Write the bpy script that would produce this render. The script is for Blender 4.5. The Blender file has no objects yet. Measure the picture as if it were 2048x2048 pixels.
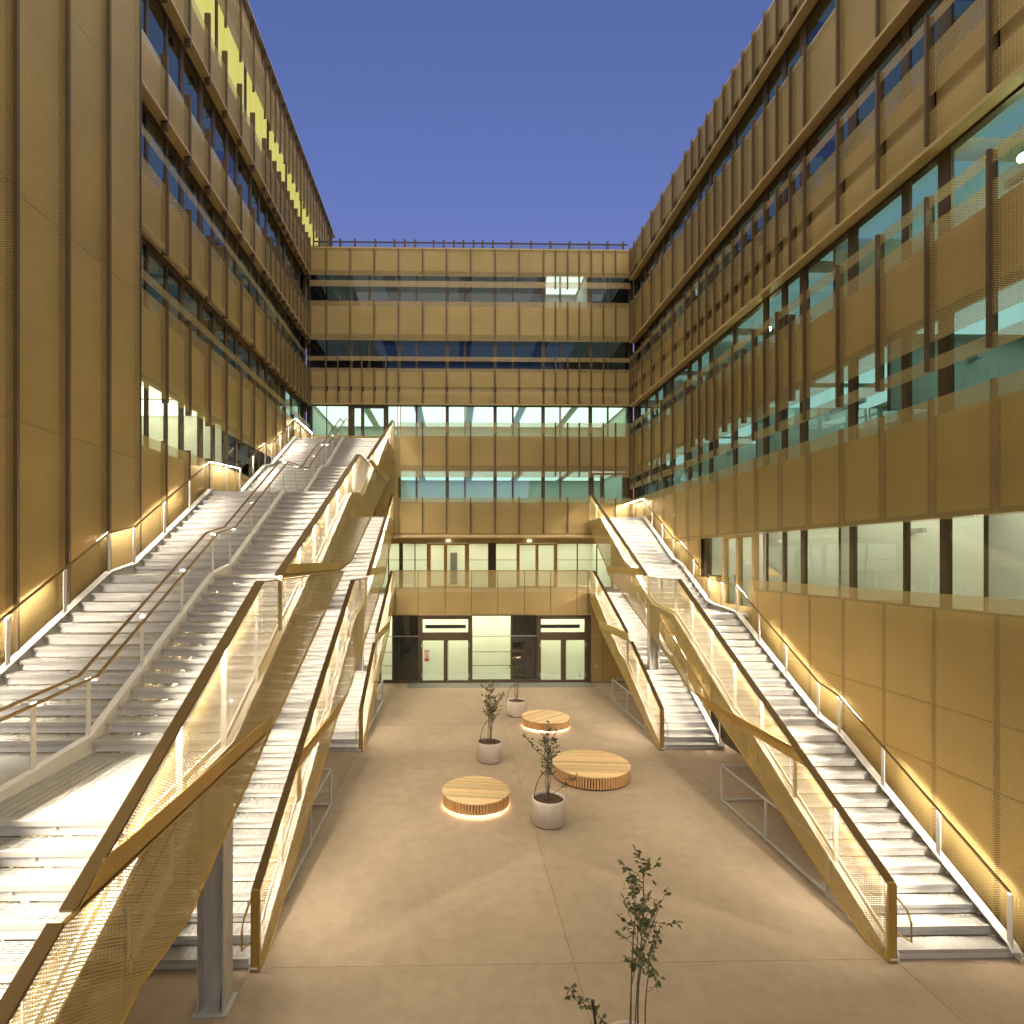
import bpy, math, random
from mathutils import Vector
random.seed(7)
S = bpy.context.scene
COL = S.collection
R = math.radians

# ------------------------------------------------------------------ camera
cam_d = bpy.data.cameras.new('camera'); cam = bpy.data.objects.new('camera', cam_d); COL.objects.link(cam)
S.camera = cam
cam_d.sensor_width = 36.0; cam_d.lens = 36.0*1100/2048
cam_d.shift_x = (1024-928.7)/2048; cam_d.shift_y = (1117-1024)/2048
cam_d.clip_start = .05; cam_d.clip_end = 3000
cam.location = (0, 0, 6.6); cam.rotation_euler = (R(90), 0, -math.atan(.01885))

# ------------------------------------------------------------------ light
EXPOSURE = 4.65       # a long exposure at dusk
K = 2**-EXPOSURE     # lamp radiances below are written for exposure 0
LED = 240.0          # handrail light strips
W = bpy.data.worlds.new('World'); S.world = W; W.use_nodes = True
nt = W.node_tree; nt.nodes.clear()
sky = nt.nodes.new('ShaderNodeTexSky'); sky.sky_type = 'NISHITA'; sky.sun_disc = False
SUN_EL, SUN_ROT = -1.7, 180
sky.sun_elevation = R(SUN_EL); sky.sun_rotation = R(SUN_ROT)
sky.air_density = 1.0; sky.dust_density = 0; sky.ozone_density = 2.8
bg = nt.nodes.new('ShaderNodeBackground'); bg.inputs['Strength'].default_value = 0.1
wo = nt.nodes.new('ShaderNodeOutputWorld')
nt.links.new(sky.outputs[0], bg.inputs[0]); nt.links.new(bg.outputs[0], wo.inputs[0])
# added fill from almost overhead to lift the walls: one very soft, warm sun
sd = bpy.data.lights.new('fill_sun', 'SUN'); sd.energy = 4.3*K; sd.angle = R(112); sd.color = (1, .87, .52)
so = bpy.data.objects.new('fill_sun', sd); COL.objects.link(so)
so.rotation_euler = (R(10), 0, R(0)); so.location = (0, -20, 40)
S.view_settings.view_transform = 'Standard'; S.view_settings.look = 'None'
S.view_settings.exposure = EXPOSURE; S.view_settings.gamma = 1; S.view_settings.use_curve_mapping = False
cy = S.cycles
cy.max_bounces = 8; cy.diffuse_bounces = 4; cy.glossy_bounces = 3; cy.transmission_bounces = 4
cy.transparent_max_bounces = 24; cy.caustics_reflective = False; cy.caustics_refractive = False
cy.sample_clamp_indirect = 8*K; cy.use_denoising = True; cy.use_light_tree = True

# ------------------------------------------------------------------ materials
def nodes(name):
    m = bpy.data.materials.new(name); m.use_nodes = True
    t = m.node_tree; t.nodes.clear()
    o = t.nodes.new('ShaderNodeOutputMaterial')
    return m, t, o
def N(t, kind, **kw):
    n = t.nodes.new(kind)
    for k, v in kw.items():
        if k.startswith('i_'): n.inputs[int(k[2:])].default_value = v
        else: setattr(n, k, v)
    return n
def mth(t, op, a, b=None):
    n = t.nodes.new('ShaderNodeMath'); n.operation = op
    for i, v in enumerate((a, b)):
        if v is None: continue
        if isinstance(v, (int, float)): n.inputs[i].default_value = v
        else: t.links.new(v, n.inputs[i])
    return n.outputs[0]
def pbsdf(t, col, rough=.5, metal=0, spec=.5):
    b = t.nodes.new('ShaderNodeBsdfPrincipled')
    b.inputs['Base Color'].default_value = (*col, 1); b.inputs['Roughness'].default_value = rough
    b.inputs['Metallic'].default_value = metal; b.inputs['Specular IOR Level'].default_value = spec
    return b
def noise_col(t, b, col, amt, scale, detail=4, coord=None, squash=(1, 1, 1)):
    """base colour varied by a noise (grain, wear)"""
    g = t.nodes.new('ShaderNodeNewGeometry')
    mp = t.nodes.new('ShaderNodeMapping'); mp.inputs['Scale'].default_value = squash
    t.links.new(g.outputs['Position'], mp.inputs[0])
    n = t.nodes.new('ShaderNodeTexNoise'); n.inputs['Scale'].default_value = scale; n.inputs['Detail'].default_value = detail
    t.links.new(mp.outputs[0], n.inputs[0])
    r = t.nodes.new('ShaderNodeValToRGB')
    r.color_ramp.elements[0].position = .3; r.color_ramp.elements[1].position = .7
    r.color_ramp.elements[0].color = (*[c*(1-amt) for c in col], 1)
    r.color_ramp.elements[1].color = (*[min(1, c*(1+amt)) for c in col], 1)
    t.links.new(n.outputs[0], r.inputs[0]); t.links.new(r.outputs[0], b.inputs['Base Color'])
    return n, r
def simple(name, col, rough=.5, metal=0, amt=.08, scale=3, squash=(1, 1, 1), bump=0):
    m, t, o = nodes(name); b = pbsdf(t, col, rough, metal)
    n, r = noise_col(t, b, col, amt, scale, squash=squash)
    if bump:
        bp = t.nodes.new('ShaderNodeBump'); bp.inputs['Strength'].default_value = bump; bp.inputs['Distance'].default_value = .01
        t.links.new(n.outputs[0], bp.inputs['Height']); t.links.new(bp.outputs[0], b.inputs['Normal'])
    t.links.new(b.outputs[0], o.inputs[0]); return m
def expanded(name, col, a, bb, w, rough=.42, metal=.35, amt=.12, trans=.25):
    """expanded metal: diamond openings cut out of the sheet, strands with tilt"""
    m, t, o = nodes(name); b = pbsdf(t, col, rough, metal)
    noise_col(t, b, col, amt, .9)
    g = t.nodes.new('ShaderNodeNewGeometry'); s = t.nodes.new('ShaderNodeSeparateXYZ'); t.links.new(g.outputs['Position'], s.inputs[0])
    p = mth(t, 'ADD', s.outputs[0], s.outputs[1])
    u = mth(t, 'FRACT', mth(t, 'DIVIDE', mth(t, 'ADD', p, 200.0), a)); v = mth(t, 'FRACT', mth(t, 'DIVIDE', mth(t, 'ADD', s.outputs[2], 50.0), bb))
    d = mth(t, 'ADD', mth(t, 'ABSOLUTE', mth(t, 'SUBTRACT', u, .5)), mth(t, 'ABSOLUTE', mth(t, 'SUBTRACT', v, .5)))
    strand = mth(t, 'LESS_THAN', mth(t, 'ABSOLUTE', mth(t, 'SUBTRACT', d, .5)), w)
    bp = t.nodes.new('ShaderNodeBump'); bp.inputs['Strength'].default_value = .55; bp.inputs['Distance'].default_value = .02
    t.links.new(d, bp.inputs['Height']); t.links.new(bp.outputs[0], b.inputs['Normal'])
    tr = t.nodes.new('ShaderNodeBsdfTransparent'); mx = t.nodes.new('ShaderNodeMixShader')
    # tilted strands pass light on from one face of the sheet to the other
    tl = t.nodes.new('ShaderNodeBsdfTranslucent'); tl.inputs[0].default_value = (*[min(1, c*1.5) for c in col], 1)
    m2 = t.nodes.new('ShaderNodeMixShader'); m2.inputs[0].default_value = trans
    t.links.new(b.outputs[0], m2.inputs[1]); t.links.new(tl.outputs[0], m2.inputs[2])
    t.links.new(strand, mx.inputs[0]); t.links.new(tr.outputs[0], mx.inputs[1]); t.links.new(m2.outputs[0], mx.inputs[2])
    t.links.new(mx.outputs[0], o.inputs[0]); return m
def glass(name, tint, refl=1.7, rough=.0):
    m, t, o = nodes(name)
    tr = N(t, 'ShaderNodeBsdfTransparent'); tr.inputs[0].default_value = (*tint, 1)
    gl = N(t, 'ShaderNodeBsdfGlossy'); gl.inputs['Roughness'].default_value = rough; gl.inputs[0].default_value = (.95, .98, 1, 1)
    fr = N(t, 'ShaderNodeFresnel'); fr.inputs[0].default_value = refl
    # panes are never perfectly flat
    ns = N(t, 'ShaderNodeTexNoise'); ns.inputs['Scale'].default_value = .8; ns.inputs['Detail'].default_value = 1
    g = N(t, 'ShaderNodeNewGeometry'); t.links.new(g.outputs['Position'], ns.inputs[0])
    bp = N(t, 'ShaderNodeBump'); bp.inputs['Strength'].default_value = .05; bp.inputs['Distance'].default_value = .1
    t.links.new(ns.outputs[0], bp.inputs['Height']); t.links.new(bp.outputs[0], gl.inputs['Normal'])
    mx = N(t, 'ShaderNodeMixShader'); t.links.new(fr.outputs[0], mx.inputs[0]); t.links.new(tr.outputs[0], mx.inputs[1]); t.links.new(gl.outputs[0], mx.inputs[2])
    t.links.new(mx.outputs[0], o.inputs[0]); return m
def emit(name, col, st):
    m, t, o = nodes(name); e = N(t, 'ShaderNodeEmission'); e.inputs[0].default_value = (*col, 1); e.inputs[1].default_value = st*K
    t.links.new(e.outputs[0], o.inputs[0]); return m
def emit_one_side(name, col, st):
    """a strip on an opaque backing gives light from its front only"""
    m, t, o = nodes(name); e = N(t, 'ShaderNodeEmission'); e.inputs[0].default_value = (*col, 1)
    g = N(t, 'ShaderNodeNewGeometry'); t.links.new(mth(t, 'MULTIPLY', mth(t, 'SUBTRACT', 1.0, g.outputs['Backfacing']), st*K), e.inputs[1])
    t.links.new(e.outputs[0], o.inputs[0]); return m
def ribbed(name, col, pitch, axis, rough=.45, metal=.3, depth=.6):
    m, t, o = nodes(name); b = pbsdf(t, col, rough, metal); noise_col(t, b, col, .1, 5)
    g = N(t, 'ShaderNodeNewGeometry'); s = N(t, 'ShaderNodeSeparateXYZ'); t.links.new(g.outputs['Position'], s.inputs[0])
    f = mth(t, 'PINGPONG', mth(t, 'DIVIDE', s.outputs[axis], pitch), .5)
    bp = N(t, 'ShaderNodeBump'); bp.inputs['Strength'].default_value = depth; bp.inputs['Distance'].default_value = pitch
    t.links.new(f, bp.inputs['Height']); t.links.new(bp.outputs[0], b.inputs['Normal'])
    t.links.new(b.outputs[0], o.inputs[0]); return m

GOLD = (.63, .475, .205)
M = {}
M['mesh'] = expanded('gold_expanded_metal', GOLD, .066, .040, .17)
M['screen'] = expanded('gold_screen_metal', (.56, .41, .15), .055, .033, .22, trans=.04)
M['backing'] = simple('gold_sheet', (.47, .355, .15), .5, .3, .06, .7)
M['gold'] = simple('gold_bar', (.50, .33, .09), .42, .5, .06, 2)
M['brown'] = simple('brown_rail', (.19, .12, .045), .45, .5, .08, 3)
M['fin'] = simple('bronze_fin', (.15, .102, .055), .5, .4, .1, 2)
M['dark'] = simple('dark_bronze', (.075, .052, .03), .5, .3, .1, 2)
M['frame'] = simple('bronze_frame', (.11, .078, .045), .45, .35, .06, 2)
M['ledge'] = simple('pale_gold_flashing', (.62, .46, .22), .5, .2, .05, 2)
M['white'] = simple('white_painted_steel', (.62, .60, .57), .45, .1, .05, 4)
M['tread'] = ribbed('ribbed_aluminium_tread', (.46, .45, .425), .028, 1, .42, .35)
def grating():
    """ribbed metal grating: narrow slots between the ribs, solid nosing"""
    m = M['tread']; t = m.node_tree; o = [n for n in t.nodes if n.type == 'OUTPUT_MATERIAL'][0]; b = [n for n in t.nodes if n.type == 'BSDF_PRINCIPLED'][0]
    tc = N(t, 'ShaderNodeTexCoord'); s = N(t, 'ShaderNodeSeparateXYZ'); t.links.new(tc.outputs['Object'], s.inputs[0])
    a = mth(t, 'GREATER_THAN', mth(t, 'FRACT', mth(t, 'DIVIDE', s.outputs[1], .028)), .62)
    c = mth(t, 'GREATER_THAN', mth(t, 'FRACT', mth(t, 'DIVIDE', s.outputs[0], .11)), .2)
    e = mth(t, 'GREATER_THAN', s.outputs[1], .03)
    f = mth(t, 'MULTIPLY', mth(t, 'MULTIPLY', a, c), e)
    tr = N(t, 'ShaderNodeBsdfTransparent'); mx = N(t, 'ShaderNodeMixShader')
    t.links.new(f, mx.inputs[0]); t.links.new(b.outputs[0], mx.inputs[1]); t.links.new(tr.outputs[0], mx.inputs[2]); t.links.new(mx.outputs[0], o.inputs[0])
grating()
M['galv'] = simple('galvanised_steel', (.50, .48, .45), .42, .25, .12, 6, (1, 1, .3))
M['pot'] = simple('greige_planter', (.52, .45, .37), .6, 0, .06, 3)
M['soil'] = simple('soil', (.07, .035, .018), .95, 0, .5, 30, bump=1)
M['bark'] = simple('bark', (.10, .075, .05), .8, 0, .2, 20)
M['leaf'] = simple('dull_green_leaf', (.10, .105, .035), .55, 0, .45, 14)
M['hose'] = simple('black_hose', (.03, .028, .025), .5)
M['wood'] = simple('larch_plank', (.74, .51, .26), .5, 0, .2, 5, (.6, 9, 6))
def vary(m, amt):
    t = m.node_tree; b = [n for n in t.nodes if n.type == 'BSDF_PRINCIPLED'][0]; l = b.inputs['Base Color'].links[0]; src = l.from_socket
    oi = N(t, 'ShaderNodeObjectInfo'); mr = N(t, 'ShaderNodeMapRange'); mr.inputs[3].default_value = 1-amt; mr.inputs[4].default_value = 1+amt*.5
    t.links.new(oi.outputs['Random'], mr.inputs[0])
    mx = N(t, 'ShaderNodeMixRGB', blend_type='MULTIPLY'); mx.inputs[0].default_value = 1
    t.links.new(src, mx.inputs[1]); t.links.new(mr.outputs[0], mx.inputs[2]); t.links.new(mx.outputs[0], b.inputs['Base Color'])
vary(M['wood'], .3); vary(M['backing'], .1); vary(M['leaf'], .15)
M['wood2'] = simple('larch_slat', (.58, .34, .14), .5, 0, .25, 7, (8, 8, .5))
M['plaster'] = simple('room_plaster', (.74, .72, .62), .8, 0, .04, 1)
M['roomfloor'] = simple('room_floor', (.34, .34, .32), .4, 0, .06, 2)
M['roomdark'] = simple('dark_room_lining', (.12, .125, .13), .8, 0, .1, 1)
M['mat_grey'] = ribbed('grey_mat', (.17, .165, .145), .03, 1, .8, 0, .5)
M['black'] = simple('black_sheet', (.02, .02, .02), .4)
M['red'] = simple('red_print', (.45, .05, .03), .5)
M['paper'] = simple('white_print', (.8, .78, .72), .6)
M['pane'] = glass('teal_glass', (.55, .86, .80), 2.1)
M['pane_dark'] = glass('dark_glass', (.5, .62, .62), 1.55)
M['mirror_pane'] = glass('reflective_glass', (.84, .93, .84), 1.9)
M['clear'] = glass('clear_glass', (.88, .94, .84), 1.45)
M['led'] = emit_one_side('led_strip', (1, .89, .72), LED)
M['benchled'] = emit('bench_led', (1, .74, .50), 26)
M['lamp_pale'] = emit('lamp_pale', (1, .98, .78), 1.9)
M['lamp_bright'] = emit('lamp_bright', (1, .99, .74), 3.2)
M['lamp_lobby'] = emit('lamp_lobby', (1, .98, .70), 10)
M['lamp_mid'] = emit('lamp_mid', (.9, 1, .86), 1.2)
M['lamp_soft'] = emit('lamp_soft', (.7, 1, .95), .3)
M['lamp_cool'] = emit('lamp_cool', (.78, 1, .93), .75)
M['lamp_dim'] = emit('lamp_dim', (.8, .95, .9), .05)
M['lamp_yellow'] = emit('lamp_yellow', (1, .86, .22), .95)
M['spot'] = emit('downlight', (1, .82, .5), 90)

def concrete():
    m, t, o = nodes('beige_concrete'); b = pbsdf(t, (.4, .3, .2), .75, 0, .3)
    n, r = noise_col(t, b, (.42, .318, .225), .07, .55, 6)
    g = N(t, 'ShaderNodeNewGeometry')
    n2 = N(t, 'ShaderNodeTexNoise'); n2.inputs['Scale'].default_value = 45; n2.inputs['Detail'].default_value = 3; t.links.new(g.outputs['Position'], n2.inputs[0])
    n3 = N(t, 'ShaderNodeTexNoise'); n3.inputs['Scale'].default_value = 3.2; n3.inputs['Detail'].default_value = 8; n3.inputs['Roughness'].default_value = .7
    t.links.new(g.outputs['Position'], n3.inputs[0])
    mx = N(t, 'ShaderNodeMixRGB', blend_type='MULTIPLY'); mx.inputs[0].default_value = .55
    r2 = N(t, 'ShaderNodeValToRGB'); r2.color_ramp.elements[0].position = .32; r2.color_ramp.elements[0].color = (.72, .7, .68, 1)
    r2.color_ramp.elements[1].position = .62; r2.color_ramp.elements[1].color = (1, 1, 1, 1)
    t.links.new(n3.outputs[0], r2.inputs[0]); t.links.new(r.outputs[0], mx.inputs[1]); t.links.new(r2.outputs[0], mx.inputs[2])
    mx2 = N(t, 'ShaderNodeMixRGB', blend_type='MULTIPLY'); mx2.inputs[0].default_value = .5
    r3 = N(t, 'ShaderNodeValToRGB'); r3.color_ramp.elements[0].position = .35; r3.color_ramp.elements[0].color = (.75, .75, .75, 1)
    t.links.new(n2.outputs[0], r3.inputs[0]); t.links.new(mx.outputs[0], mx2.inputs[1]); t.links.new(r3.outputs[0], mx2.inputs[2])
    t.links.new(mx2.outputs[0], b.inputs['Base Color'])
    bp = N(t, 'ShaderNodeBump'); bp.inputs['Strength'].default_value = .15; bp.inputs['Distance'].default_value = .004
    t.links.new(n2.outputs[0], bp.inputs['Height']); t.links.new(bp.outputs[0], b.inputs['Normal'])
    t.links.new(b.outputs[0], o.inputs[0]); return m
M['concrete'] = concrete(); vary(M['concrete'], .09)

# ------------------------------------------------------------------ mesh helpers
class MB:
    def __init__(s): s.v = []; s.f = []
    def add(s, vs, fs):
        n = len(s.v); s.v += [tuple(v) for v in vs]; s.f += [tuple(i+n for i in f) for f in fs]; return s
    def box(s, x0, x1, y0, y1, z0, z1):
        x0, x1 = sorted((x0, x1)); y0, y1 = sorted((y0, y1)); z0, z1 = sorted((z0, z1))
        return s.add([(x0,y0,z0),(x1,y0,z0),(x1,y1,z0),(x0,y1,z0),(x0,y0,z1),(x1,y0,z1),(x1,y1,z1),(x0,y1,z1)],
                     [(0,3,2,1),(4,5,6,7),(0,1,5,4),(1,2,6,5),(2,3,7,6),(3,0,4,7)])
    def prism(s, poly, x0, x1):
        """polygon in (y,z) extruded along x"""
        n = len(poly)
        vs = [(x0, y, z) for y, z in poly] + [(x1, y, z) for y, z in poly]
        fs = [tuple(range(n))[::-1], tuple(range(n, 2*n))] + [(i, (i+1) % n, n+(i+1) % n, n+i) for i in range(n)]
        return s.add(vs, fs)
    def disc_prism(s, poly, z0, z1):
        n = len(poly)
        vs = [(x, y, z0) for x, y in poly] + [(x, y, z1) for x, y in poly]
        return s.add(vs, [tuple(range(n))[::-1], tuple(range(n, 2*n))] + [(i, (i+1) % n, n+(i+1) % n, n+i) for i in range(n)])
    def bar(s, p, q, w, h):
        """rectangular bar between points p and q, w across, h up"""
        p, q = Vector(p), Vector(q); d = (q-p).normalized()
        up = Vector((0, 0, 1)) if abs(d.z) < .95 else Vector((0, 1, 0))
        sd = d.cross(up).normalized()*w/2; u2 = sd.cross(d).normalized()*h/2
        vs = [p-sd-u2, p+sd-u2, p+sd+u2, p-sd+u2, q-sd-u2, q+sd-u2, q+sd+u2, q-sd+u2]
        return s.add(vs, [(0,3,2,1),(4,5,6,7),(0,1,5,4),(1,2,6,5),(2,3,7,6),(3,0,4,7)])
    def tube(s, pts, r0, r1=None, n=6):
        r1 = r0 if r1 is None else r1; pts = [Vector(p) for p in pts]; rings = []; base = len(s.v)
        for i, p in enumerate(pts):
            d = (pts[min(i+1, len(pts)-1)] - pts[max(i-1, 0)]).normalized()
            a = d.cross(Vector((0, 0, 1))) if abs(d.z) < .9 else d.cross(Vector((1, 0, 0)))
            a.normalize(); b = d.cross(a); r = r0+(r1-r0)*i/max(1, len(pts)-1)
            s.v += [tuple(p + (a*math.cos(2*math.pi*k/n)+b*math.sin(2*math.pi*k/n))*r) for k in range(n)]
        for i in range(len(pts)-1):
            for k in range(n):
                s.f.append((base+i*n+k, base+i*n+(k+1) % n, base+(i+1)*n+(k+1) % n, base+(i+1)*n+k))
        s.f.append(tuple(base+k for k in range(n))[::-1]); s.f.append(tuple(base+(len(pts)-1)*n+k for k in range(n)))
        return s
    def lathe(s, prof, n=48, c=(0, 0)):
        base = len(s.v)
        for r, z in prof: s.v += [(c[0]+r*math.cos(2*math.pi*k/n), c[1]+r*math.sin(2*math.pi*k/n), z) for k in range(n)]
        for i in range(len(prof)-1):
            for k in range(n): s.f.append((base+i*n+k, base+i*n+(k+1) % n, base+(i+1)*n+(k+1) % n, base+(i+1)*n+k))
        return s
    def mesh(s, name, mat):
        me = bpy.data.meshes.new(name); me.from_pydata(s.v, [], s.f); me.materials.append(mat); me.update(); return me

def obj(name, mb, mat, parent=None, loc=None, smooth=False):
    me = mb.mesh(name, mat) if isinstance(mb, MB) else mb
    o = bpy.data.objects.new(name, me); COL.objects.link(o)
    if smooth: me.shade_smooth()
    if loc: o.location = loc
    if parent:
        o.parent = parent
        if parent.type == 'EMPTY' and parent.parent is None and loc is None: o.location = -parent.location
        elif parent.type == 'EMPTY' and parent.parent is None: o.location = Vector(loc)-parent.location
    return o
def thing(name, label, cat, loc=(0, 0, 0), group=None):
    o = bpy.data.objects.new(name, None); COL.objects.link(o); o.location = loc; o.empty_display_size = .2
    o['label'] = label; o['category'] = cat
    if group: o['group'] = group
    return o

# ------------------------------------------------------------------ ground
g = obj('ground', MB().box(-400, 400, -400, 400, -.5, -.012), M['concrete']); g['kind'] = 'structure'
JG = (.004, .005, .007, .004, .004)
xs = [-7.85, -3.3, 1.95, 7.25, 9.65]; ys = [-9.0, -3.93, 2.5, 8.93, 15.36, 21.8, 29.1]
for i in range(4):
    for j in range(6):
        sl = obj('concrete_slab', MB().box(xs[i]+JG[i], xs[i+1]-JG[i+1], ys[j]+.0035, ys[j+1]-.0035, -.011, 0), M['concrete'], g)

# ------------------------------------------------------------------ wall coordinates: u along the wall, d towards the courtyard
class Wall:
    def __init__(s, kind, base): s.k = kind; s.b = base
    def box(s, mb, u0, u1, z0, z1, d0, d1):
        if s.k == 'R': mb.box(s.b-d0, s.b-d1, u0, u1, z0, z1)
        elif s.k == 'L': mb.box(s.b+d0, s.b+d1, u0, u1, z0, z1)
        else: mb.box(u0, u1, s.b-d0, s.b-d1, z0, z1)
        return mb
    def quad(s, mb, u0, u1, z0, z1, d):
        if s.k == 'R': x = s.b-d; v = [(x, u0, z0), (x, u0, z1), (x, u1, z1), (x, u1, z0)]
        elif s.k == 'L': x = s.b+d; v = [(x, u0, z0), (x, u1, z0), (x, u1, z1), (x, u0, z1)]
        else: y = s.b-d; v = [(u0, y, z0), (u1, y, z0), (u1, y, z1), (u0, y, z1)]
        return mb.add(v, [(0, 1, 2, 3)])
WR, WL, WB = Wall('R', 9.65), Wall('L', -7.85), Wall('B', 29.35)

class Wing:
    def __init__(s, wall, root): s.w = wall; s.r = root
    def b(s, name, mat, u0, u1, z0, z1, d0, d1, parent=None):
        return obj(name, s.w.box(MB(), u0, u1, z0, z1, d0, d1), M[mat], parent or s.r)
    def wall(s, u0, u1, z0, z1): s.b('wall', 'dark', u0, u1, z0, z1, -.25, 0)
    def mesh(s, us, z0, z1, d=.25, gap=.004):
        for a, c in zip(us, us[1:]): obj('mesh_panel', s.w.quad(MB(), a+gap, c-gap, z0, z1, d), M['mesh'], s.r)
    def strip(s, u0, u1, z0, z1, d=.25):
        obj('mesh_strip', s.w.quad(MB(), u0, u1, z0, z1, d), M['mesh'], s.r)
    def backing(s, us, z0, z1, gap=.09, d=.13):
        for a, c in zip(us, us[1:]):
            if c-a > .25: s.b('backing_panel', 'backing', a+gap, c-gap*.6, z0, z1, d-.03, d)
    def fins(s, us, z0, z1, w=.05, d0=.14, d1=.315):
        for u in us: s.b('fin', 'fin', u-w/2, u+w/2, z0, z1, d0, d1)
    def ledge(s, u0, u1, z, h=.075, d=.30): s.b('ledge', 'ledge', u0, u1, z, z+h, .002, d)
    def windows(s, panes, z0, z1, mat='pane', fr=.04):
        panes = [(a-.03, c+.03) for a, c in panes]
        for a, c in panes:
            f = MB(); w = s.w
            w.box(f, a, a+fr, z0, z1, -.1, -.03); w.box(f, c-fr, c, z0, z1, -.1, -.03)
            w.box(f, a+fr, c-fr, z0, z0+fr, -.1, -.03); w.box(f, a+fr, c-fr, z1-fr, z1, -.1, -.03)
            o = obj('window', f, M['frame'], s.r)
            p = obj('pane', w.quad(MB(), a+fr, c-fr, z0+fr, z1-fr, -.055), M[mat]); p.parent = o
            o.location = -s.r.location
        for (a, c), (a2, c2) in zip(panes, panes[1:]):
            if .02 < a2-c < .6: s.b('mullion', 'frame', c, a2, z0, z1, -.12, -.025)
    def room(s, u0, u1, z0, z1, depth, lamp, lu=2.5, wallm='plaster', lw=.3, ll=1.3, ld=(1.2,), fill=.42):
        d0, d1 = -.26, -depth
        s.b('room_floor', 'roomfloor', u0, u1, z0-.02, z0, d1, d0)
        s.b('room_ceiling', wallm, u0, u1, z1, z1+.02, d1, d0)
        s.b('room_wall', wallm, u0, u1, z0, z1, d1-.1, d1)
        for e, f in ((u0+.01, u0+.06), (u1-.06, u1-.01)): s.b('room_wall', wallm, e, f, z0, z1, d1, d0)
        n = max(1, int((u1-u0)/lu)); st = (u1-u0)/n
        if lamp:
            for k in range(n):
                c = u0+(k+.5)*st
                s.b('ceiling_light', lamp, c-st*fill, c+st*fill, z1-.05, z1-.01, -depth+.5, -.55)
    def partition(s, us, z0, z1, d, mat='plaster', t=.1):
        for u in us: s.b('room_wall', mat, u-t/2, u+t/2, z0, z1, -d, -.3)

def frange(a, st, n): return [a+st*i for i in range(n)]
MOD = 1.269

# ================================================================== right wing
rw = thing('building_wing', 'gold mesh clad wing with sky reflecting ribbon windows above the single width staircases', 'building', (9.65, 20, 0), 'three wings round the courtyard')
A = Wing(WR, rw)
rg = [9.46+MOD*n for n in range(-5, 16)]; rg[-1] = min(rg[-1], 29.1)
rg = [u for u in rg if u < 28.9]+[29.1]
half = [u+MOD/2 for u in rg if 14.4 < u < 21.6]
rall = sorted(rg+half)
U0, U1 = rg[0], 29.1
lowr = [u for u in rg if u < 17.2]+[17.45]
posts = [(2.5,.25),(4.0,.2),(5.0,.2),(6.0,.2),(6.9,.25),(8.75,.25),(10.68,.27),(11.62,.18),(13.2,.25),(15.08,.27),(15.97,.2),(16.93,.22),(18.8,.2),(20.6,.2),(21.55,.16),(22.5,.25),(24.35,.25),(25.2,.2),(26.15,.2),(27.6,.25),(29.0,.2)]
def panes_from(ps, lo, hi):
    out = []
    for (a, wa), (b2, wb) in zip(ps, ps[1:]):
        x0, x1 = a+wa/2, b2-wb/2
        if x0 >= lo-.01 and x1 <= hi+.01: out.append((x0, x1))
    return out
# solid walls between the ribbons
A.wall(-12, 17.5, -.01, 5.58); A.wall(19.6, 29.35, -.01, 5.95); A.wall(20.95, 29.35, 5.95, 7.45); A.wall(17.5, 19.6, -.01, 4.8)
for a, c in ((7.45, 9.43), (11.49, 12.95), (14.66, 16.3), (18.05, 20.15), (21.4, 23.1)): A.wall(-12, 29.35, a, c)
for a, c in ((5.58, 7.45), (9.43, 11.49), (12.95, 14.66), (16.3, 18.05), (20.15, 21.4)): A.wall(-12, 2.6, a, c)
A.b('roof', 'dark', -12, 40, 22.9, 23.0, -14, -.25)
pr = panes_from(posts, 2, 29.2)
A.windows([(a-.04, c+.04) for a, c in pr if c < 17.6], 5.58, 7.45, 'mirror_pane')
A.windows(pr, 9.43, 11.49); A.windows(pr, 12.95, 14.66); A.windows(pr, 16.3, 18.05); A.windows(pr, 20.15, 21.4)
A.windows([(19.62, 20.93)], 5.95, 7.43, 'clear')
for a, c in ((9.43, 11.49), (12.95, 14.66), (16.3, 18.05), (20.15, 21.4)): A.b('wall', 'dark', 29.1, 29.4, a, c, -2, -.03)
# courtyard door on the first floor
dr = MB()
for a, c in ((17.5, 17.62), (18.5, 18.62), (19.46, 19.6)): WR.box(dr, a, c, 4.8, 7.42, -.16, .02)
WR.box(dr, 17.62, 19.46, 7.3, 7.42, -.16, .02); WR.box(dr, 17.62, 18.5, 4.8, 5.0, -.14, 0); WR.box(dr, 18.62, 19.46, 4.8, 5.0, -.14, 0)
dd = obj('door', dr, M['ledge'], rw)
for a, c in ((17.62, 18.5), (18.62, 19.46)):
    p = obj('pane', WR.quad(MB(), a, c, 5.0, 7.3, -.08), M['clear']); p.parent = dd
h = obj('handle', MB().box(9.60, 9.66, 18.66, 18.7, 5.75, 6.05), M['galv']); h.parent = dd
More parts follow.
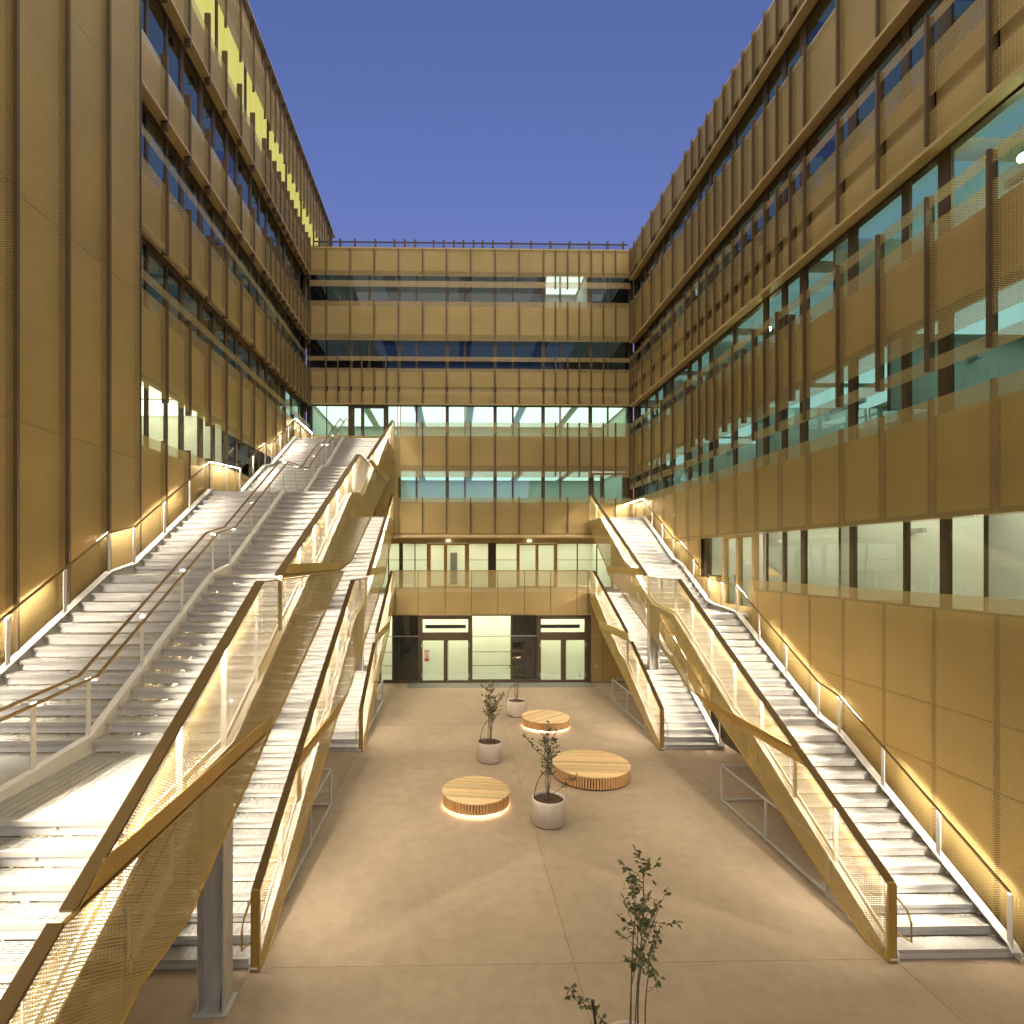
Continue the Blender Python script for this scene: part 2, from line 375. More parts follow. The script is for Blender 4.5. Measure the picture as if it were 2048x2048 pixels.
# rooms
A.room(2, 17.4, 4.8, 7.75, 6.5, 'lamp_pale', 2.9, ld=(1.5, 4.2)); A.room(17.4, 21, 4.8, 7.75, 5, 'lamp_pale', 2.9)
A.room(2, 29.2, 8.6, 11.6, 4.5, 'lamp_cool', 3.4); A.room(2, 29.2, 12.1, 15.0, 4.5, 'lamp_soft', 4.5)
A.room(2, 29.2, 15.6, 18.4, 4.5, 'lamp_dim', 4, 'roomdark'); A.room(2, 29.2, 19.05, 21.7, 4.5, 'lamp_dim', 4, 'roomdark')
A.partition((7.5, 12.4, 17.9, 23.5), 8.6, 11.6, 4.5); A.partition((9.2, 14.2, 21.0, 25.6), 12.1, 15.0, 4.5); A.partition((10.1, 14.0), 4.8, 7.75, 5)
for u, x, z in ((18.0, 10.4, 14.2), (9.95, 10.5, 14.0), (9.7, 10.9, 14.3)):
    m = MB().lathe([(.001, z-.09), (.07, z-.05), (.09, z), (.07, z+.05), (.001, z+.09)], 12, (x, u)); obj('room_lamp', m, M['spot'], rw)
random.seed(3)
for zf, zt, d in ((8.6, 11.6, 4.4), (12.1, 15.0, 4.4), (4.8, 7.75, 6.3)):
    u = 5.0
    while u < (28 if zf > 5 else 16.5):
        w = random.uniform(.85, 1.0); A.b('room_door', random.choice(('roomfloor', 'ledge', 'roomdark')), u, u+w, zf, zf+2.1, -d-.09, -d+.02)
        A.b('room_pipe', 'galv', u+1.2, u+2.6, zt-.5, zt-.38, -2.2, -2.08)
        A.b('desk', 'ledge', u+1.4, u+2.9, zf+.7, zf+.74, -1.8, -1.0)
        A.b('pinboard', random.choice(('paper', 'galv', 'roomfloor')), u+1.5, u+2.7, zf+1.2, zf+2.1, -d-.09, -d+.015)
        u += random.uniform(2.6, 4.2)
# cladding
for a, c in ((.06, 2.48), (2.52, 3.68), (3.72, 5.58)): A.backing(lowr, a, c, .08)
for a, c in ((.03, 2.495), (2.505, 3.695), (3.705, 5.92)): A.mesh(lowr, a, c)
hi = [20.2]+[u for u in rg if u > 20.6]
A.backing(hi, .06, 5.9); A.mesh(hi, .03, 5.9); A.backing([21.0]+[u for u in rg if u > 21.5], 5.94, 7.4); A.mesh([21.0]+[u for u in rg if u > 21.5], 5.91, 7.3)
A.b('backing_panel', 'ledge', 19.62, 20.15, 4.8, 5.93, .002, .2)
A.backing(rg, 7.5, 9.43); A.mesh(rg, 7.35, 9.73); A.fins(rg, 7.4, 9.75, .05, .14, .24)
A.strip(U0, U1, 10.26, 10.54)
A.backing(rall, 11.5, 12.9); A.mesh(rg, 10.85, 13.2); A.fins(rg, 10.3, 13.76); A.fins(half, 11.0, 13.4)
A.strip(U0, U1, 13.5, 13.76)
A.ledge(U0, U1, 14.66)
A.backing(rall, 14.78, 16.3); A.mesh(rg, 14.77, 15.42); A.mesh(rg, 15.72, 16.66); A.fins(rg, 14.78, 17.34); A.fins(half, 14.78, 17.34)
A.strip(U0, U1, 17.08, 17.32)
A.ledge(U0, U1, 18.05); A.backing(rall, 18.16, 20.1); A.mesh(rg, 18.16, 20.18); A.fins(rall, 18.16, 20.32)
A.b('sill', 'galv', U0, U1, 20.16, 20.2, .002, .24)
A.ledge(U0, U1, 21.4); A.backing(rall, 21.52, 23.0); A.mesh(rg, 21.8, 22.98); A.fins(rall, 21.52, 23.12)
A.b('coping', 'galv', U0, U1, 23.0, 23.06, -.3, .24)

# ================================================================== left wing
lw = thing('building_wing', 'tallest gold mesh clad wing with yellow lit top windows, behind the double width staircase', 'building', (-7.85, 20, 0), 'three wings round the courtyard')
A = Wing(WL, lw)
lgn = [13.4-MOD*n for n in range(8, -1, -1)]
lg = [13.4+MOD*n for n in range(13)]; lg = [u for u in lg if u < 28.8]+[29.1]
lgt = [13.4+MOD*n for n in range(17)]
lhalf = [u+MOD/2 for u in lgt if u > 22]
lhb = [u for u in lhalf if u < 29]
for a, c in ((-.01, 9.42), (11.2, 12.95), (14.65, 16.3), (18.1, 19.75), (21.5, 22.95), (26.2, 27.0)): A.wall(13.4, 35.2, a, c)
A.wall(-12, 13.4, -.01, 27.0); A.b('roof', 'dark', -12, 35.2, 26.9, 27.0, -14, -.25)
for a, c in ((9.42, 11.2), (12.95, 14.65), (16.3, 18.1), (19.75, 21.5)): A.b('wall', 'dark', 29.12, 29.4, a, c, -2, -.03)
lposts = [(13.4,.06),(14.3,.1),(15.25,.1),(16.1,.2),(17.3,.25),(18.2,.18),(19.25,.25),(20.1,.2),(21.5,.25),(22.4,.2),(23.3,.2),(24.9,.25),(25.8,.2),(26.9,.22),(28.2,.2),(29.2,.2),(30.6,.2),(32.2,.2),(33.6,.2),(35.2,.2)]
lp = panes_from(lposts, 13, 29.4); lpt = panes_from(lposts, 13, 35.3)
A.windows(lp[:6], 9.42, 11.2, 'clear'); A.windows(lp[6:], 9.42, 11.2); A.windows(lp, 12.95, 14.65); A.windows(lp, 16.3, 18.1); A.windows(lp, 19.75, 21.5); A.windows([(u+.04, u+2*MOD-.04) for u in lgt[::2] if u < 33], 22.95, 26.2, 'clear')
A.room(13.3, 19.4, 8.6, 11.6, 3.5, 'lamp_bright', 2)
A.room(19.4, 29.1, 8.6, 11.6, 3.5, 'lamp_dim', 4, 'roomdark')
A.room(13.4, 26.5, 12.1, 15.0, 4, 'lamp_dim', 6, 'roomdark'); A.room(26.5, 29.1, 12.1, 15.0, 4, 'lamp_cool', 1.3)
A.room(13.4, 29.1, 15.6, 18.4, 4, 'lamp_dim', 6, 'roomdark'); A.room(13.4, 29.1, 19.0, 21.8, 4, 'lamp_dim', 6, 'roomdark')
A.room(13.4, 35.1, 22.5, 26.4, 4, 'lamp_yellow', 30, fill=.49)
for a, c in ((.06, 5.0), (5.04, 9.0), (9.04, 13.0), (13.04, 17.5), (17.54, 22.0), (22.04, 26.9)): A.backing(lgn, a, c, .08, .18)
for a, c in ((.03, 5.015), (5.025, 9.015), (9.025, 13.015), (13.025, 17.515), (17.525, 22.015), (22.025, 27.0)): A.mesh(lgn, a, c, .30)
A.fins(lgn[:-1], .05, 27.0, .055, .14, .37); A.fins(lgn[-1:], .05, 27.0, .09, .12, .30)
for a, c in ((.06, 5.0), (5.04, 9.4)): A.backing(lg, a, c)
A.mesh(lg, .03, 5.015); A.mesh(lg, 5.025, 9.62); A.fins(lg[1:], .05, 9.7, .04, .12, .29)
A.backing(lg, 11.2, 12.88); A.mesh(lg, 10.8, 13.2); A.fins(lg[1:], 10.7, 13.4, .05, .14, .315)
A.strip(13.45, 29.1, 13.43, 13.67)
A.ledge(13.45, 29.1, 14.76, .08, .24); A.backing(sorted(lg+lhb), 14.86, 16.25); A.mesh(lg, 14.62, 16.42); A.fins(lg[1:]+lhb, 14.6, 16.6, .05, .14, .315)
A.strip(13.45, 29.1, 16.95, 17.18)
A.ledge(13.45, 29.1, 18.14); A.backing(sorted(lg+lhb), 18.26, 19.4); A.mesh(lg, 18.25, 19.45); A.fins(lg[1:]+lhb, 17.9, 19.9, .06, .12, .30)
A.b('sill', 'galv', 13.45, 29.1, 19.45, 19.74, .002, .12)
A.ledge(13.45, 29.1, 21.5); A.backing(sorted(lg+lhb), 21.62, 22.9); A.mesh(lg, 21.61, 22.95); A.fins(lg[1:]+lhb, 21.3, 23.5, .06, .12, .30)
A.mesh(lgt, 24.5, 26.2); A.backing(lgt, 26.22, 26.9); A.fins(lgt[1:]+lhalf, 24.3, 27.05, .035, .2, .29)
A.b('coping', 'galv', -12, 35.2, 27.0, 27.06, -.3, .30)

# ================================================================== back wing
bw = thing('building_wing', 'lower gold mesh clad wing across the courtyard end, with roof railing and glazed entrance', 'building', (.9, 29.35, 0), 'three wings round the courtyard')
A = Wing(WB, bw)
bg_ = [-7.6, -6.75, -5.49, -4.22, -2.94, -1.66, -.4, .88, 2.17, 3.45, 4.75, 6.04, 7.3, 8.6, 9.4]
bh = [5.39, 6.66, 7.94]; bhl = [-6.12, -4.86, -3.58]
Lx, Rx = -7.6, 9.4
for a, c in ((7.95, 9.56), (11.3, 13.1), (14.75, 16.5), (18.35, 19.97), (21.85, 23.0)): A.wall(-7.85, 9.65, a, c)
A.b('roof', 'dark', -7.85, 9.65, 22.85, 22.95, -14, -.25)
bp_ = [(-7.6, -6.83), (-6.71, -5.58), (-5.33, -4.6), (-4.4, -3.04), (-2.79, -2.09), (-1.9, -.49), (-.23, .5), (.68, 2.07), (2.33, 3.06), (3.24, 4.64), (4.91, 5.61), (5.79, 7.18), (7.46, 8.17), (8.35, 9.44)]
bp_ = [(a-.05, c+.05) for a, c in bp_]; bp_[-1] = (bp_[-1][0], 9.4)
A.windows(bp_[2:12], 9.56, 11.3); A.windows(bp_[:2]+bp_[4:], 13.1, 14.75, 'pane'); A.windows(bp_, 16.5, 18.35, 'pane_dark'); A.windows(bp_, 19.97, 21.85, 'pane_dark')
for a, c in ((9.56, 11.3), (13.1, 14.75), (16.5, 18.35), (19.97, 21.85)): A.b('wall', 'dark', 9.32, 9.65, a, c, -.4, -.13); A.b('wall', 'dark', -7.85, -7.58, a, c, -.4, -.13)
def glazed_door(u0, u1, us, z0, z1, sill=.12, mat='pane', fm='frame'):
    f = MB(); e = .1
    WB.box(f, u0, u0+e, z0, z1, -.16, .03); WB.box(f, u1-e, u1, z0, z1, -.16, .03); WB.box(f, u0+e, u1-e, z1-e, z1, -.16, .03)
    cells = []
    for (a, c) in us:
        cells.append((a, c)); WB.box(f, a, c, z0, z0+sill, -.14, .0)
    ed = [u0+e]+[x for s in us for x in s]+[u1-e]
    for a, c in zip(ed[::2], ed[1::2]):
        if c-a > .01: WB.box(f, a, c, z0, z1-e, -.14, .0)
    o = obj('door', f, M[fm], bw)
    for a, c in cells:
        p = obj('pane', WB.quad(MB(), a, c, z0+sill, z1-e, -.07), M[mat]); p.parent = o
    hd = MB(); WB.box(hd, us[0][1]+.04, us[0][1]+.08, z0+1.0, z0+1.3, .001, .06); hh = obj('handle', hd, M['galv']); hh.parent = o
    return o
glazed_door(-5.5, -3.5, [(-5.3, -4.95), (-4.78, -3.75)], 12.1, 14.72)
A.windows([(-3.5, -3.0)], 13.1, 14.75); A.b('mullion', 'frame', -5.63, -5.5, 13.1, 14.75, -.2, -.02)
glazed_door(7.25, 9.3, [(7.5, 7.87), (8.06, 9.05)], 8.6, 11.2)
A.b('wall', 'dark', -7.85, -5.35, 9.56, 11.3, -.25, 0)
A.room(-7.8, 9.6, 8.6, 11.6, 6, 'lamp_mid', 2.9, ld=(1.4, 4.0)); A.room(-7.8, 9.6, 12.1, 15.0, 6, 'lamp_pale', 2.9, ld=(1.4, 4.0), lw=.2)
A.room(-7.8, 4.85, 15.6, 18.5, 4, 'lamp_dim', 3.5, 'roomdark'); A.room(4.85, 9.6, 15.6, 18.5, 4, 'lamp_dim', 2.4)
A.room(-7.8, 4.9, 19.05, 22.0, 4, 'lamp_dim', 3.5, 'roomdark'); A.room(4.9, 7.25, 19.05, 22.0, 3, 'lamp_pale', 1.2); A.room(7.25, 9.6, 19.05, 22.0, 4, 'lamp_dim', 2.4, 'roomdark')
full = [u for u in bg_ if u > -3]
A.backing(full, 7.95, 9.54); A.mesh(full, 7.86, 9.82); A.fins(full[1:-1], 7.9, 9.84, .045, .12, .29)
A.backing(bg_[:5], 7.95, 13.08); A.mesh(bg_[:5], 7.86, 13.08)
A.backing(sorted(full+bh), 11.56, 13.08); A.mesh(full, 10.9, 13.21); A.fins(full[1:-1]+bh, 10.95, 13.22, .06, .12, .29); A.fins(full[1:-1:2]+bh, 13.2, 13.82, .06, .12, .29)
A.strip(-3, 9.4, 13.22, 13.80)
A.ledge(-7.6, 9.4, 14.75, .06, .24)
allb = sorted(bg_+bhl+bh)
A.backing(allb, 14.82, 16.5); A.mesh(bg_, 14.82, 15.42); A.mesh(bg_, 15.67, 16.65); A.fins(allb[1:-1], 14.83, 16.66, .06, .14, .30); A.fins(bhl+bh+[-6.75, 6.04, 7.3], 16.6, 17.28, .06, .12, .29)
A.strip(-7.6, 9.4, 17.03, 17.27)
A.backing(sorted(bg_+bh), 18.5, 19.96); A.mesh(bg_, 18.11, 20.19); A.fins(sorted(bg_+bh)[1:-1], 18.2, 20.22, .055, .14, .30)
A.strip(-7.6, 9.4, 20.94, 21.27); A.fins(bh[:2]+[6.04], 20.94, 21.84, .06, .12, .29)
A.backing(sorted(bg_+bh), 21.86, 22.9); A.mesh(bg_, 21.53, 22.94); A.fins(sorted(bg_+bh)[1:-1], 21.6, 22.98, .055, .14, .30)
A.b('coping', 'backing', -7.6, 9.4, 22.95, 23.02, -.3, .26)
# roof railing
px = [-7.2, -6.65, -6.1, -5.3, -4.22, -3.2, -2.65, -2.1, -1.1, -.55, 0, .5, 1.05, 1.55, 2.1, 3.1, 4.15, 5.2, 6.25, 7.3, 8.3, 9.15]
for x in px: obj('rail_post', MB().box(x-.05, x+.05, 29.55, 29.63, 22.95, 23.72), M['dark'], bw)
obj('rail', MB().box(-7.5, 9.4, 29.56, 29.62, 23.55, 23.60).box(-7.5, 9.4, 29.56, 29.62, 23.08, 23.12), M['dark'], bw)
bars = MB()
for k in range(150): bars.box(-7.5+k*.112, -7.48+k*.112, 29.575, 29.605, 23.12, 23.55)
o = obj('railing_bars', bars, M['dark'], bw); o['kind'] = 'stuff'
obj('roof_hatch', MB().box(3.4, 4.2, 31, 32, 22.95, 23.75), M['dark'], bw)
# recessed first floor gallery behind the balcony
WG = Wall('B', 33.0); G = Wing(WG, bw)
A.b('balcony_floor', 'concrete', -7.85, 9.65, 4.5, 4.8, -3.9, .25)
A.b('soffit', 'ledge', -7.85, 9.65, 7.78, 7.86, -4, .22)
A.b('soffit_edge', 'ledge', -3.05, 9.4, 7.72, 7.855, .22, .26)
G.b('bulkhead', 'ledge', -7.85, 9.65, 7.53, 7.78, -.1, .1)
for x in (-1.66, .88, 3.45, 6.04): G.b('bulkhead_joint', 'fin', x-.01, x+.01, 7.53, 7.78, .1, .104)
gx = [(-7.7, -5.6), (-5.55, -3.95), (-3.9, -3.28), (-3.07, -2.36), (-2.32, -1.62), (.9, 2.06), (2.52, 3.78), (6.22, 7.42), (7.46, 8.6), (8.64, 9.6)]
G.windows(gx, 4.82, 7.53, 'clear', .04)
G.b('mullion', 'frame', -3.28, -3.07, 4.82, 7.53, -.2, .02); G.b('mullion', 'dark', 2.06, 2.52, 4.82, 7.53, -.2, .02)
for a, c in gx: G.b('window_bar', 'frame', a, c, 6.50, 6.53, -.13, -.04)
def gallery_door(u0, us):
    f = MB()
    WG.box(f, us[0], us[1], 4.82, 7.5, -.16, .03); WG.box(f, us[2], us[3], 4.82, 7.4, -.16, .03); WG.box(f, us[4], us[5], 4.82, 7.5, -.16, .03)
    WG.box(f, us[1], us[4], 7.4, 7.5, -.16, .03); WG.box(f, us[1], us[2], 4.82, 4.95, -.14, 0); WG.box(f, us[3], us[4], 4.82, 4.95, -.14, 0)
    o = obj('door', f, M['gold'], bw)
    for a, c in ((us[1], us[2]), (us[3], us[4])):
        p = obj('pane', WG.quad(MB(), a, c, 4.95, 7.4, -.06), M['clear']); p.parent = o
        k = MB(); WG.box(k, a, c, 5.85, 5.89, -.02, .06); q = obj('push_bar', k, M['galv']); q.parent = o
gallery_door(0, (-1.6, -1.39, -.61, -.4, .65, .88)); gallery_door(0, (3.8, 3.95, 4.91, 5.08, 6.02, 6.2))
G.room(-7.8, 9.6, 4.8, 7.75, 5, 'lamp_bright', 2.4, ld=(1.0, 3.2))
G.b('room_door', 'roomdark', -.25, .22, 4.8, 7.0, -4.98, -4.9)
for x in (-1.12, 3.09, 7.09):
    o = obj('downlight', MB().lathe([(.001, 7.765), (.08, 7.765), (.08, 7.785)], 16, (x, 29.75)), M['spot'], bw)
for x in (-.34, 4.51):
    o = obj('wall_lamp', MB().box(x-.12, x+.12, 32.72, 32.88, 7.62, 7.70), M['lamp_bright'], bw)
# balcony parapet
pxs = [-3.06, -1.89, -.46, .93, 2.31, 3.73, 5.12, 6.51, 7.1]
for a, c in zip(pxs, pxs[1:]):
    obj('mesh_panel', MB().add([(a+.01, 29.0, 3.66), (c-.01, 29.0, 3.66), (c-.01, 29.0, 5.93), (a+.01, 29.0, 5.93)], [(0, 1, 2, 3)]), M['mesh'], bw)
    obj('backing_panel', MB().box(a+.03, c-.03, 29.06, 29.09, 3.66, 4.78), M['backing'], bw)
for x in pxs: obj('rail_post', MB().box(x-.015, x+.015, 29.01, 29.05, 3.66, 5.95), M['fin'], bw)
obj('rail', MB().box(-3.06, 7.1, 28.97, 29.05, 5.93, 5.98), M['gold'], bw)
obj('slab_edge', MB().box(-7.85, 9.65, 29.1, 29.34, 3.6, 4.5), M['backing'], bw)
# ground floor entrance front
def gf_pane(a, c, z0, z1, mat, name='window'):
    f = MB(); e = .05
    WB.box(f, a, a+e, z0, z1, .05, .16); WB.box(f, c-e, c, z0, z1, .05, .16); WB.box(f, a+e, c-e, z0, z0+e, .05, .16); WB.box(f, a+e, c-e, z1-e, z1, .05, .16)
    o = obj(name, f, M['frame'], bw)
    p = obj('pane', WB.quad(MB(), a+e, c-e, z0+e, z1-e, .1), M[mat]); p.parent = o
    return o
gf_pane(-7.8, -5.6, .12, 3.6, 'clear'); gf_pane(-5.6, -3.9, .12, 3.6, 'clear'); gf_pane(-3.9, -3.23, .12, 3.6, 'clear'); gf_pane(.93, 3.06, .12, 3.6, 'clear')
gf_pane(-3.23, -1.86, .12, 3.6, 'mirror_pane'); gf_pane(3.06, 4.42, .12, 3.6, 'mirror_pane')
A.b('blind_panel', 'black', -3.22, -1.88, .12, 3.6, -.1, .02); A.b('blind_panel', 'black', 3.08, 4.40, .12, 3.6, -.1, .02)
A.b('plinth', 'frame', -7.85, 9.65, -.005, .12, .02, .155)
for a, c in ((-3.9, -3.23), (.98, 3.02)):
    for z in (2.45, 1.62, .9): A.b('window_bar', 'frame', a, c, z, z+.025, .07, .13)
A.b('transom', 'galv', -3.23, 7.9, 2.47, 2.50, .17, .19)
def entrance(a, l, r, b2):
    """double door with a fanlight: a..b2 outer frame, l and r the two leaves"""
    f = MB(); e = .16
    WB.box(f, a, l[0], 0, 3.6, .04, .22); WB.box(f, r[1], b2, 0, 3.6, .04, .22)
    WB.box(f, l[0], r[1], 3.38, 3.6, .04, .22); WB.box(f, l[0], r[1], 2.26, 2.68, .04, .22)
    WB.box(f, l[1], r[0], 0.0, 2.26, .05, .2)
    WB.box(f, l[0], l[1], 0.0, .12, .06, .19); WB.box(f, r[0], r[1], 0.0, .12, .06, .19)
    o = obj('door', f, M['frame'], bw)
    for q in ((l[0], l[1], .12, 2.26), (r[0], r[1], .12, 2.26), (l[0], r[1], 2.68, 3.38)):
        p = obj('pane', WB.quad(MB(), *q, .12), M['clear']); p.parent = o
    k = MB(); WB.box(k, r[0]-.04, r[0]-.01, .1, 2.2, .25, .28); WB.box(k, r[0]-.04, r[0]-.01, .4, .43, .2, .25); WB.box(k, r[0]-.04, r[0]-.01, 1.9, 1.93, .2, .25)
    p = obj('handle', k, M['galv']); p.parent = o
    for z in (.3, 1.9):
        for u in (l[0]-.06, r[1]+.03):
            k = MB(); WB.box(k, u, u+.03, z, z+.22, .22, .25); p = obj('hinge', k, M['galv']); p.parent = o
    f2 = MB(); WB.box(f2, a-.05, b2+.05, 3.6, 3.66, .1, .3); obj('door_hood', f2, M['ledge'], bw)
    return o
entrance(-1.86, (-1.66, -.55), (-.3, .75), .95); entrance(4.42, (4.62, 5.7), (5.97, 6.97), 7.26)
obj('window_blind', MB().box(-1.55, .65, 29.9, 29.95, 2.80, 3.0), M['roomdark'], bw); obj('window_blind', MB().box(4.72, 6.87, 29.9, 29.95, 2.80, 3.0), M['roomdark'], bw)
A.b('wall', 'dark', 7.26, 9.65, -.01, 3.6, -.25, .1)
for a, c in ((7.3, 7.9), (7.93, 9.35)):
    A.b('backing_panel', 'backing', a, c, .03, 3.55, .1, .16); obj('mesh_panel', WB.quad(MB(), a, c, .03, 3.58, .22), M['mesh'], bw)
A.room(-7.8, 9.6, 0.0, 3.62, 2.3, 'lamp_lobby', 2.4)
obj('call_button', MB().lathe([(.001, 0), (.055, 0), (.055, -.05)], 16), M['paper'], bw, (7.57, 29.1, .87)).rotation_euler = (R(90), 0, 0)
k = MB().box(-1.57, -1.33, 29.21, 29.225, 1.15, 1.73); st = obj('door_notice', k, M['red'], bw)
k = MB().box(-1.55, -1.35, 29.2, 29.209, 1.30, 1.66); p = obj('print', k, M['paper']); p.parent = st
k = MB()
for i in range(5): k.box(-1.53+.02*(i % 2), -1.37-.02*(i % 3), 29.196, 29.199, 1.34+.06*i, 1.37+.06*i)
p = obj('text_line', k, M['red']); p.parent = st
obj('door_sticker', MB().lathe([(.001, 0), (.09, 0), (.09, -.01)], 20), M['paper'], bw, (6.71, 29.21, .34)).rotation_euler = (R(90), 0, 0)
mat_ = thing('entrance_mat', 'long grey mat strip on the paving in front of both glazed entrance doors', 'mat', (2.4, 28.5, 0))
obj('mat', MB().box(-2.4, 7.3, 28.1, 29.15, .001, .012), M['mat_grey'], mat_)

# ================================================================== staircases
def clip(poly, y, keep_gt):
    out = []
    for i in range(len(poly)):
        p, q = poly[i], poly[(i+1) % len(poly)]
        ip = (p[0] >= y) == keep_gt or p[0] == y; iq = (q[0] >= y) == keep_gt or q[0] == y
        if ip: out.append(p)
        if ip != iq:
            t = (y-p[0])/(q[0]-p[0]); out.append((y, p[1]+t*(q[1]-p[1])))
    return out
SIDE_TILT, SIDE_SPREAD, SIDE_POWER = 60, 58, 30.0
OUT_TILT, OUT_SPREAD, OUT_POWER = 26, 112, 33.0      # degrees, degrees, watts per metre at exposure 0
def strip_lamp(parent, p, q, out, tilt, spread, power):
    """linear luminaire from p to q, its beam tilted from straight down towards x*out"""
    p, q = Vector(p), Vector(q); d = (q-p); L = d.length; d.normalize()
    ld = bpy.data.lights.new('strip_lamp', 'AREA'); ld.shape = 'RECTANGLE'; ld.size = L; ld.size_y = .03
    ld.energy = power*L*K; ld.color = (1, .89, .72); ld.spread = R(spread)
    aim = Vector((out*math.sin(R(tilt)), 0, -math.cos(R(tilt)))); aim = (aim-d*aim.dot(d)).normalized()
    z = -aim; y = z.cross(d)
    from mathutils import Matrix
    o = bpy.data.objects.new('strip_lamp', ld); COL.objects.link(o)
    o.matrix_world = Matrix((( d.x, y.x, z.x, (p.x+q.x)/2), (d.y, y.y, z.y, (p.y+q.y)/2), (d.z, y.z, z.z, (p.z+q.z)/2), (0, 0, 0, 1)))
    return o
def along(line, y):
    for p, q in zip(line, line[1:]):
        if p[0] <= y <= q[0]: return p[1]+(q[1]-p[1])*(y-p[0])/max(1e-6, q[0]-p[0])
    return line[0][1] if y < line[0][0] else line[-1][1]
def screen(root, X, sgn, poly, rails, band=None, grid=1.24, off=.3, steps=None):
    """mesh screen in the plane x = X; sgn points to the steps; rails = indices of polygon edges with a wide capping"""
    y0 = min(p[0] for p in poly); y1 = max(p[0] for p in poly)
    k = math.floor((y0-off)/grid)
    while off+k*grid < y1:
        a, c = off+k*grid, off+(k+1)*grid; k += 1
        q = clip(clip(poly, a+.008, True), c-.008, False)
        if len(q) >= 3 and max(p[0] for p in q)-min(p[0] for p in q) > .03:
            obj('mesh_screen', MB().add([(X+sgn*.012, y, z) for y, z in q], [tuple(range(len(q)))]), M['screen'], root)
    fr = MB(); cap = MB()
    for i in range(len(poly)):
        p, q = poly[i], poly[(i+1) % len(poly)]
        if i in rails: cap.bar((X+sgn*.075, *p), (X+sgn*.075, *q), .135, .035)
        else: fr.bar((X+sgn*.02, *p), (X+sgn*.02, *q), .04, .022)
    obj('screen_frame', fr, M['gold'], root)
    if rails: obj('capping', cap, M['brown'], root)
    if steps:
        i = rails[-1]; p, q = poly[i], poly[(i+1) % len(poly)]
        x = X+sgn*.12; dz = .02
        strip_lamp(root, (x, p[0]+.05, p[1]-dz-.024), (x, q[0]-.05, q[1]-dz-.024), -sgn, OUT_TILT, OUT_SPREAD, OUT_POWER)
        k = math.ceil((p[0]-off)/grid); top = [p, q, (q[0]+12, q[1])]
        y1b = max(v[0] for v in poly)
        while off+k*grid < min(y1b, q[0]+5):
            y = off+k*grid; k += 1
            zc, zs = along(top, y), along(steps, y)
            if zc-zs > .5: obj('screen_post', MB().box(X+sgn*.075, X+sgn*.15, y-.006, y+.006, zs-.15, zc-.03), M['white'], root)
    if band:
        obj('band', MB().prism(band, X, X+sgn*.02), M['gold'], root)
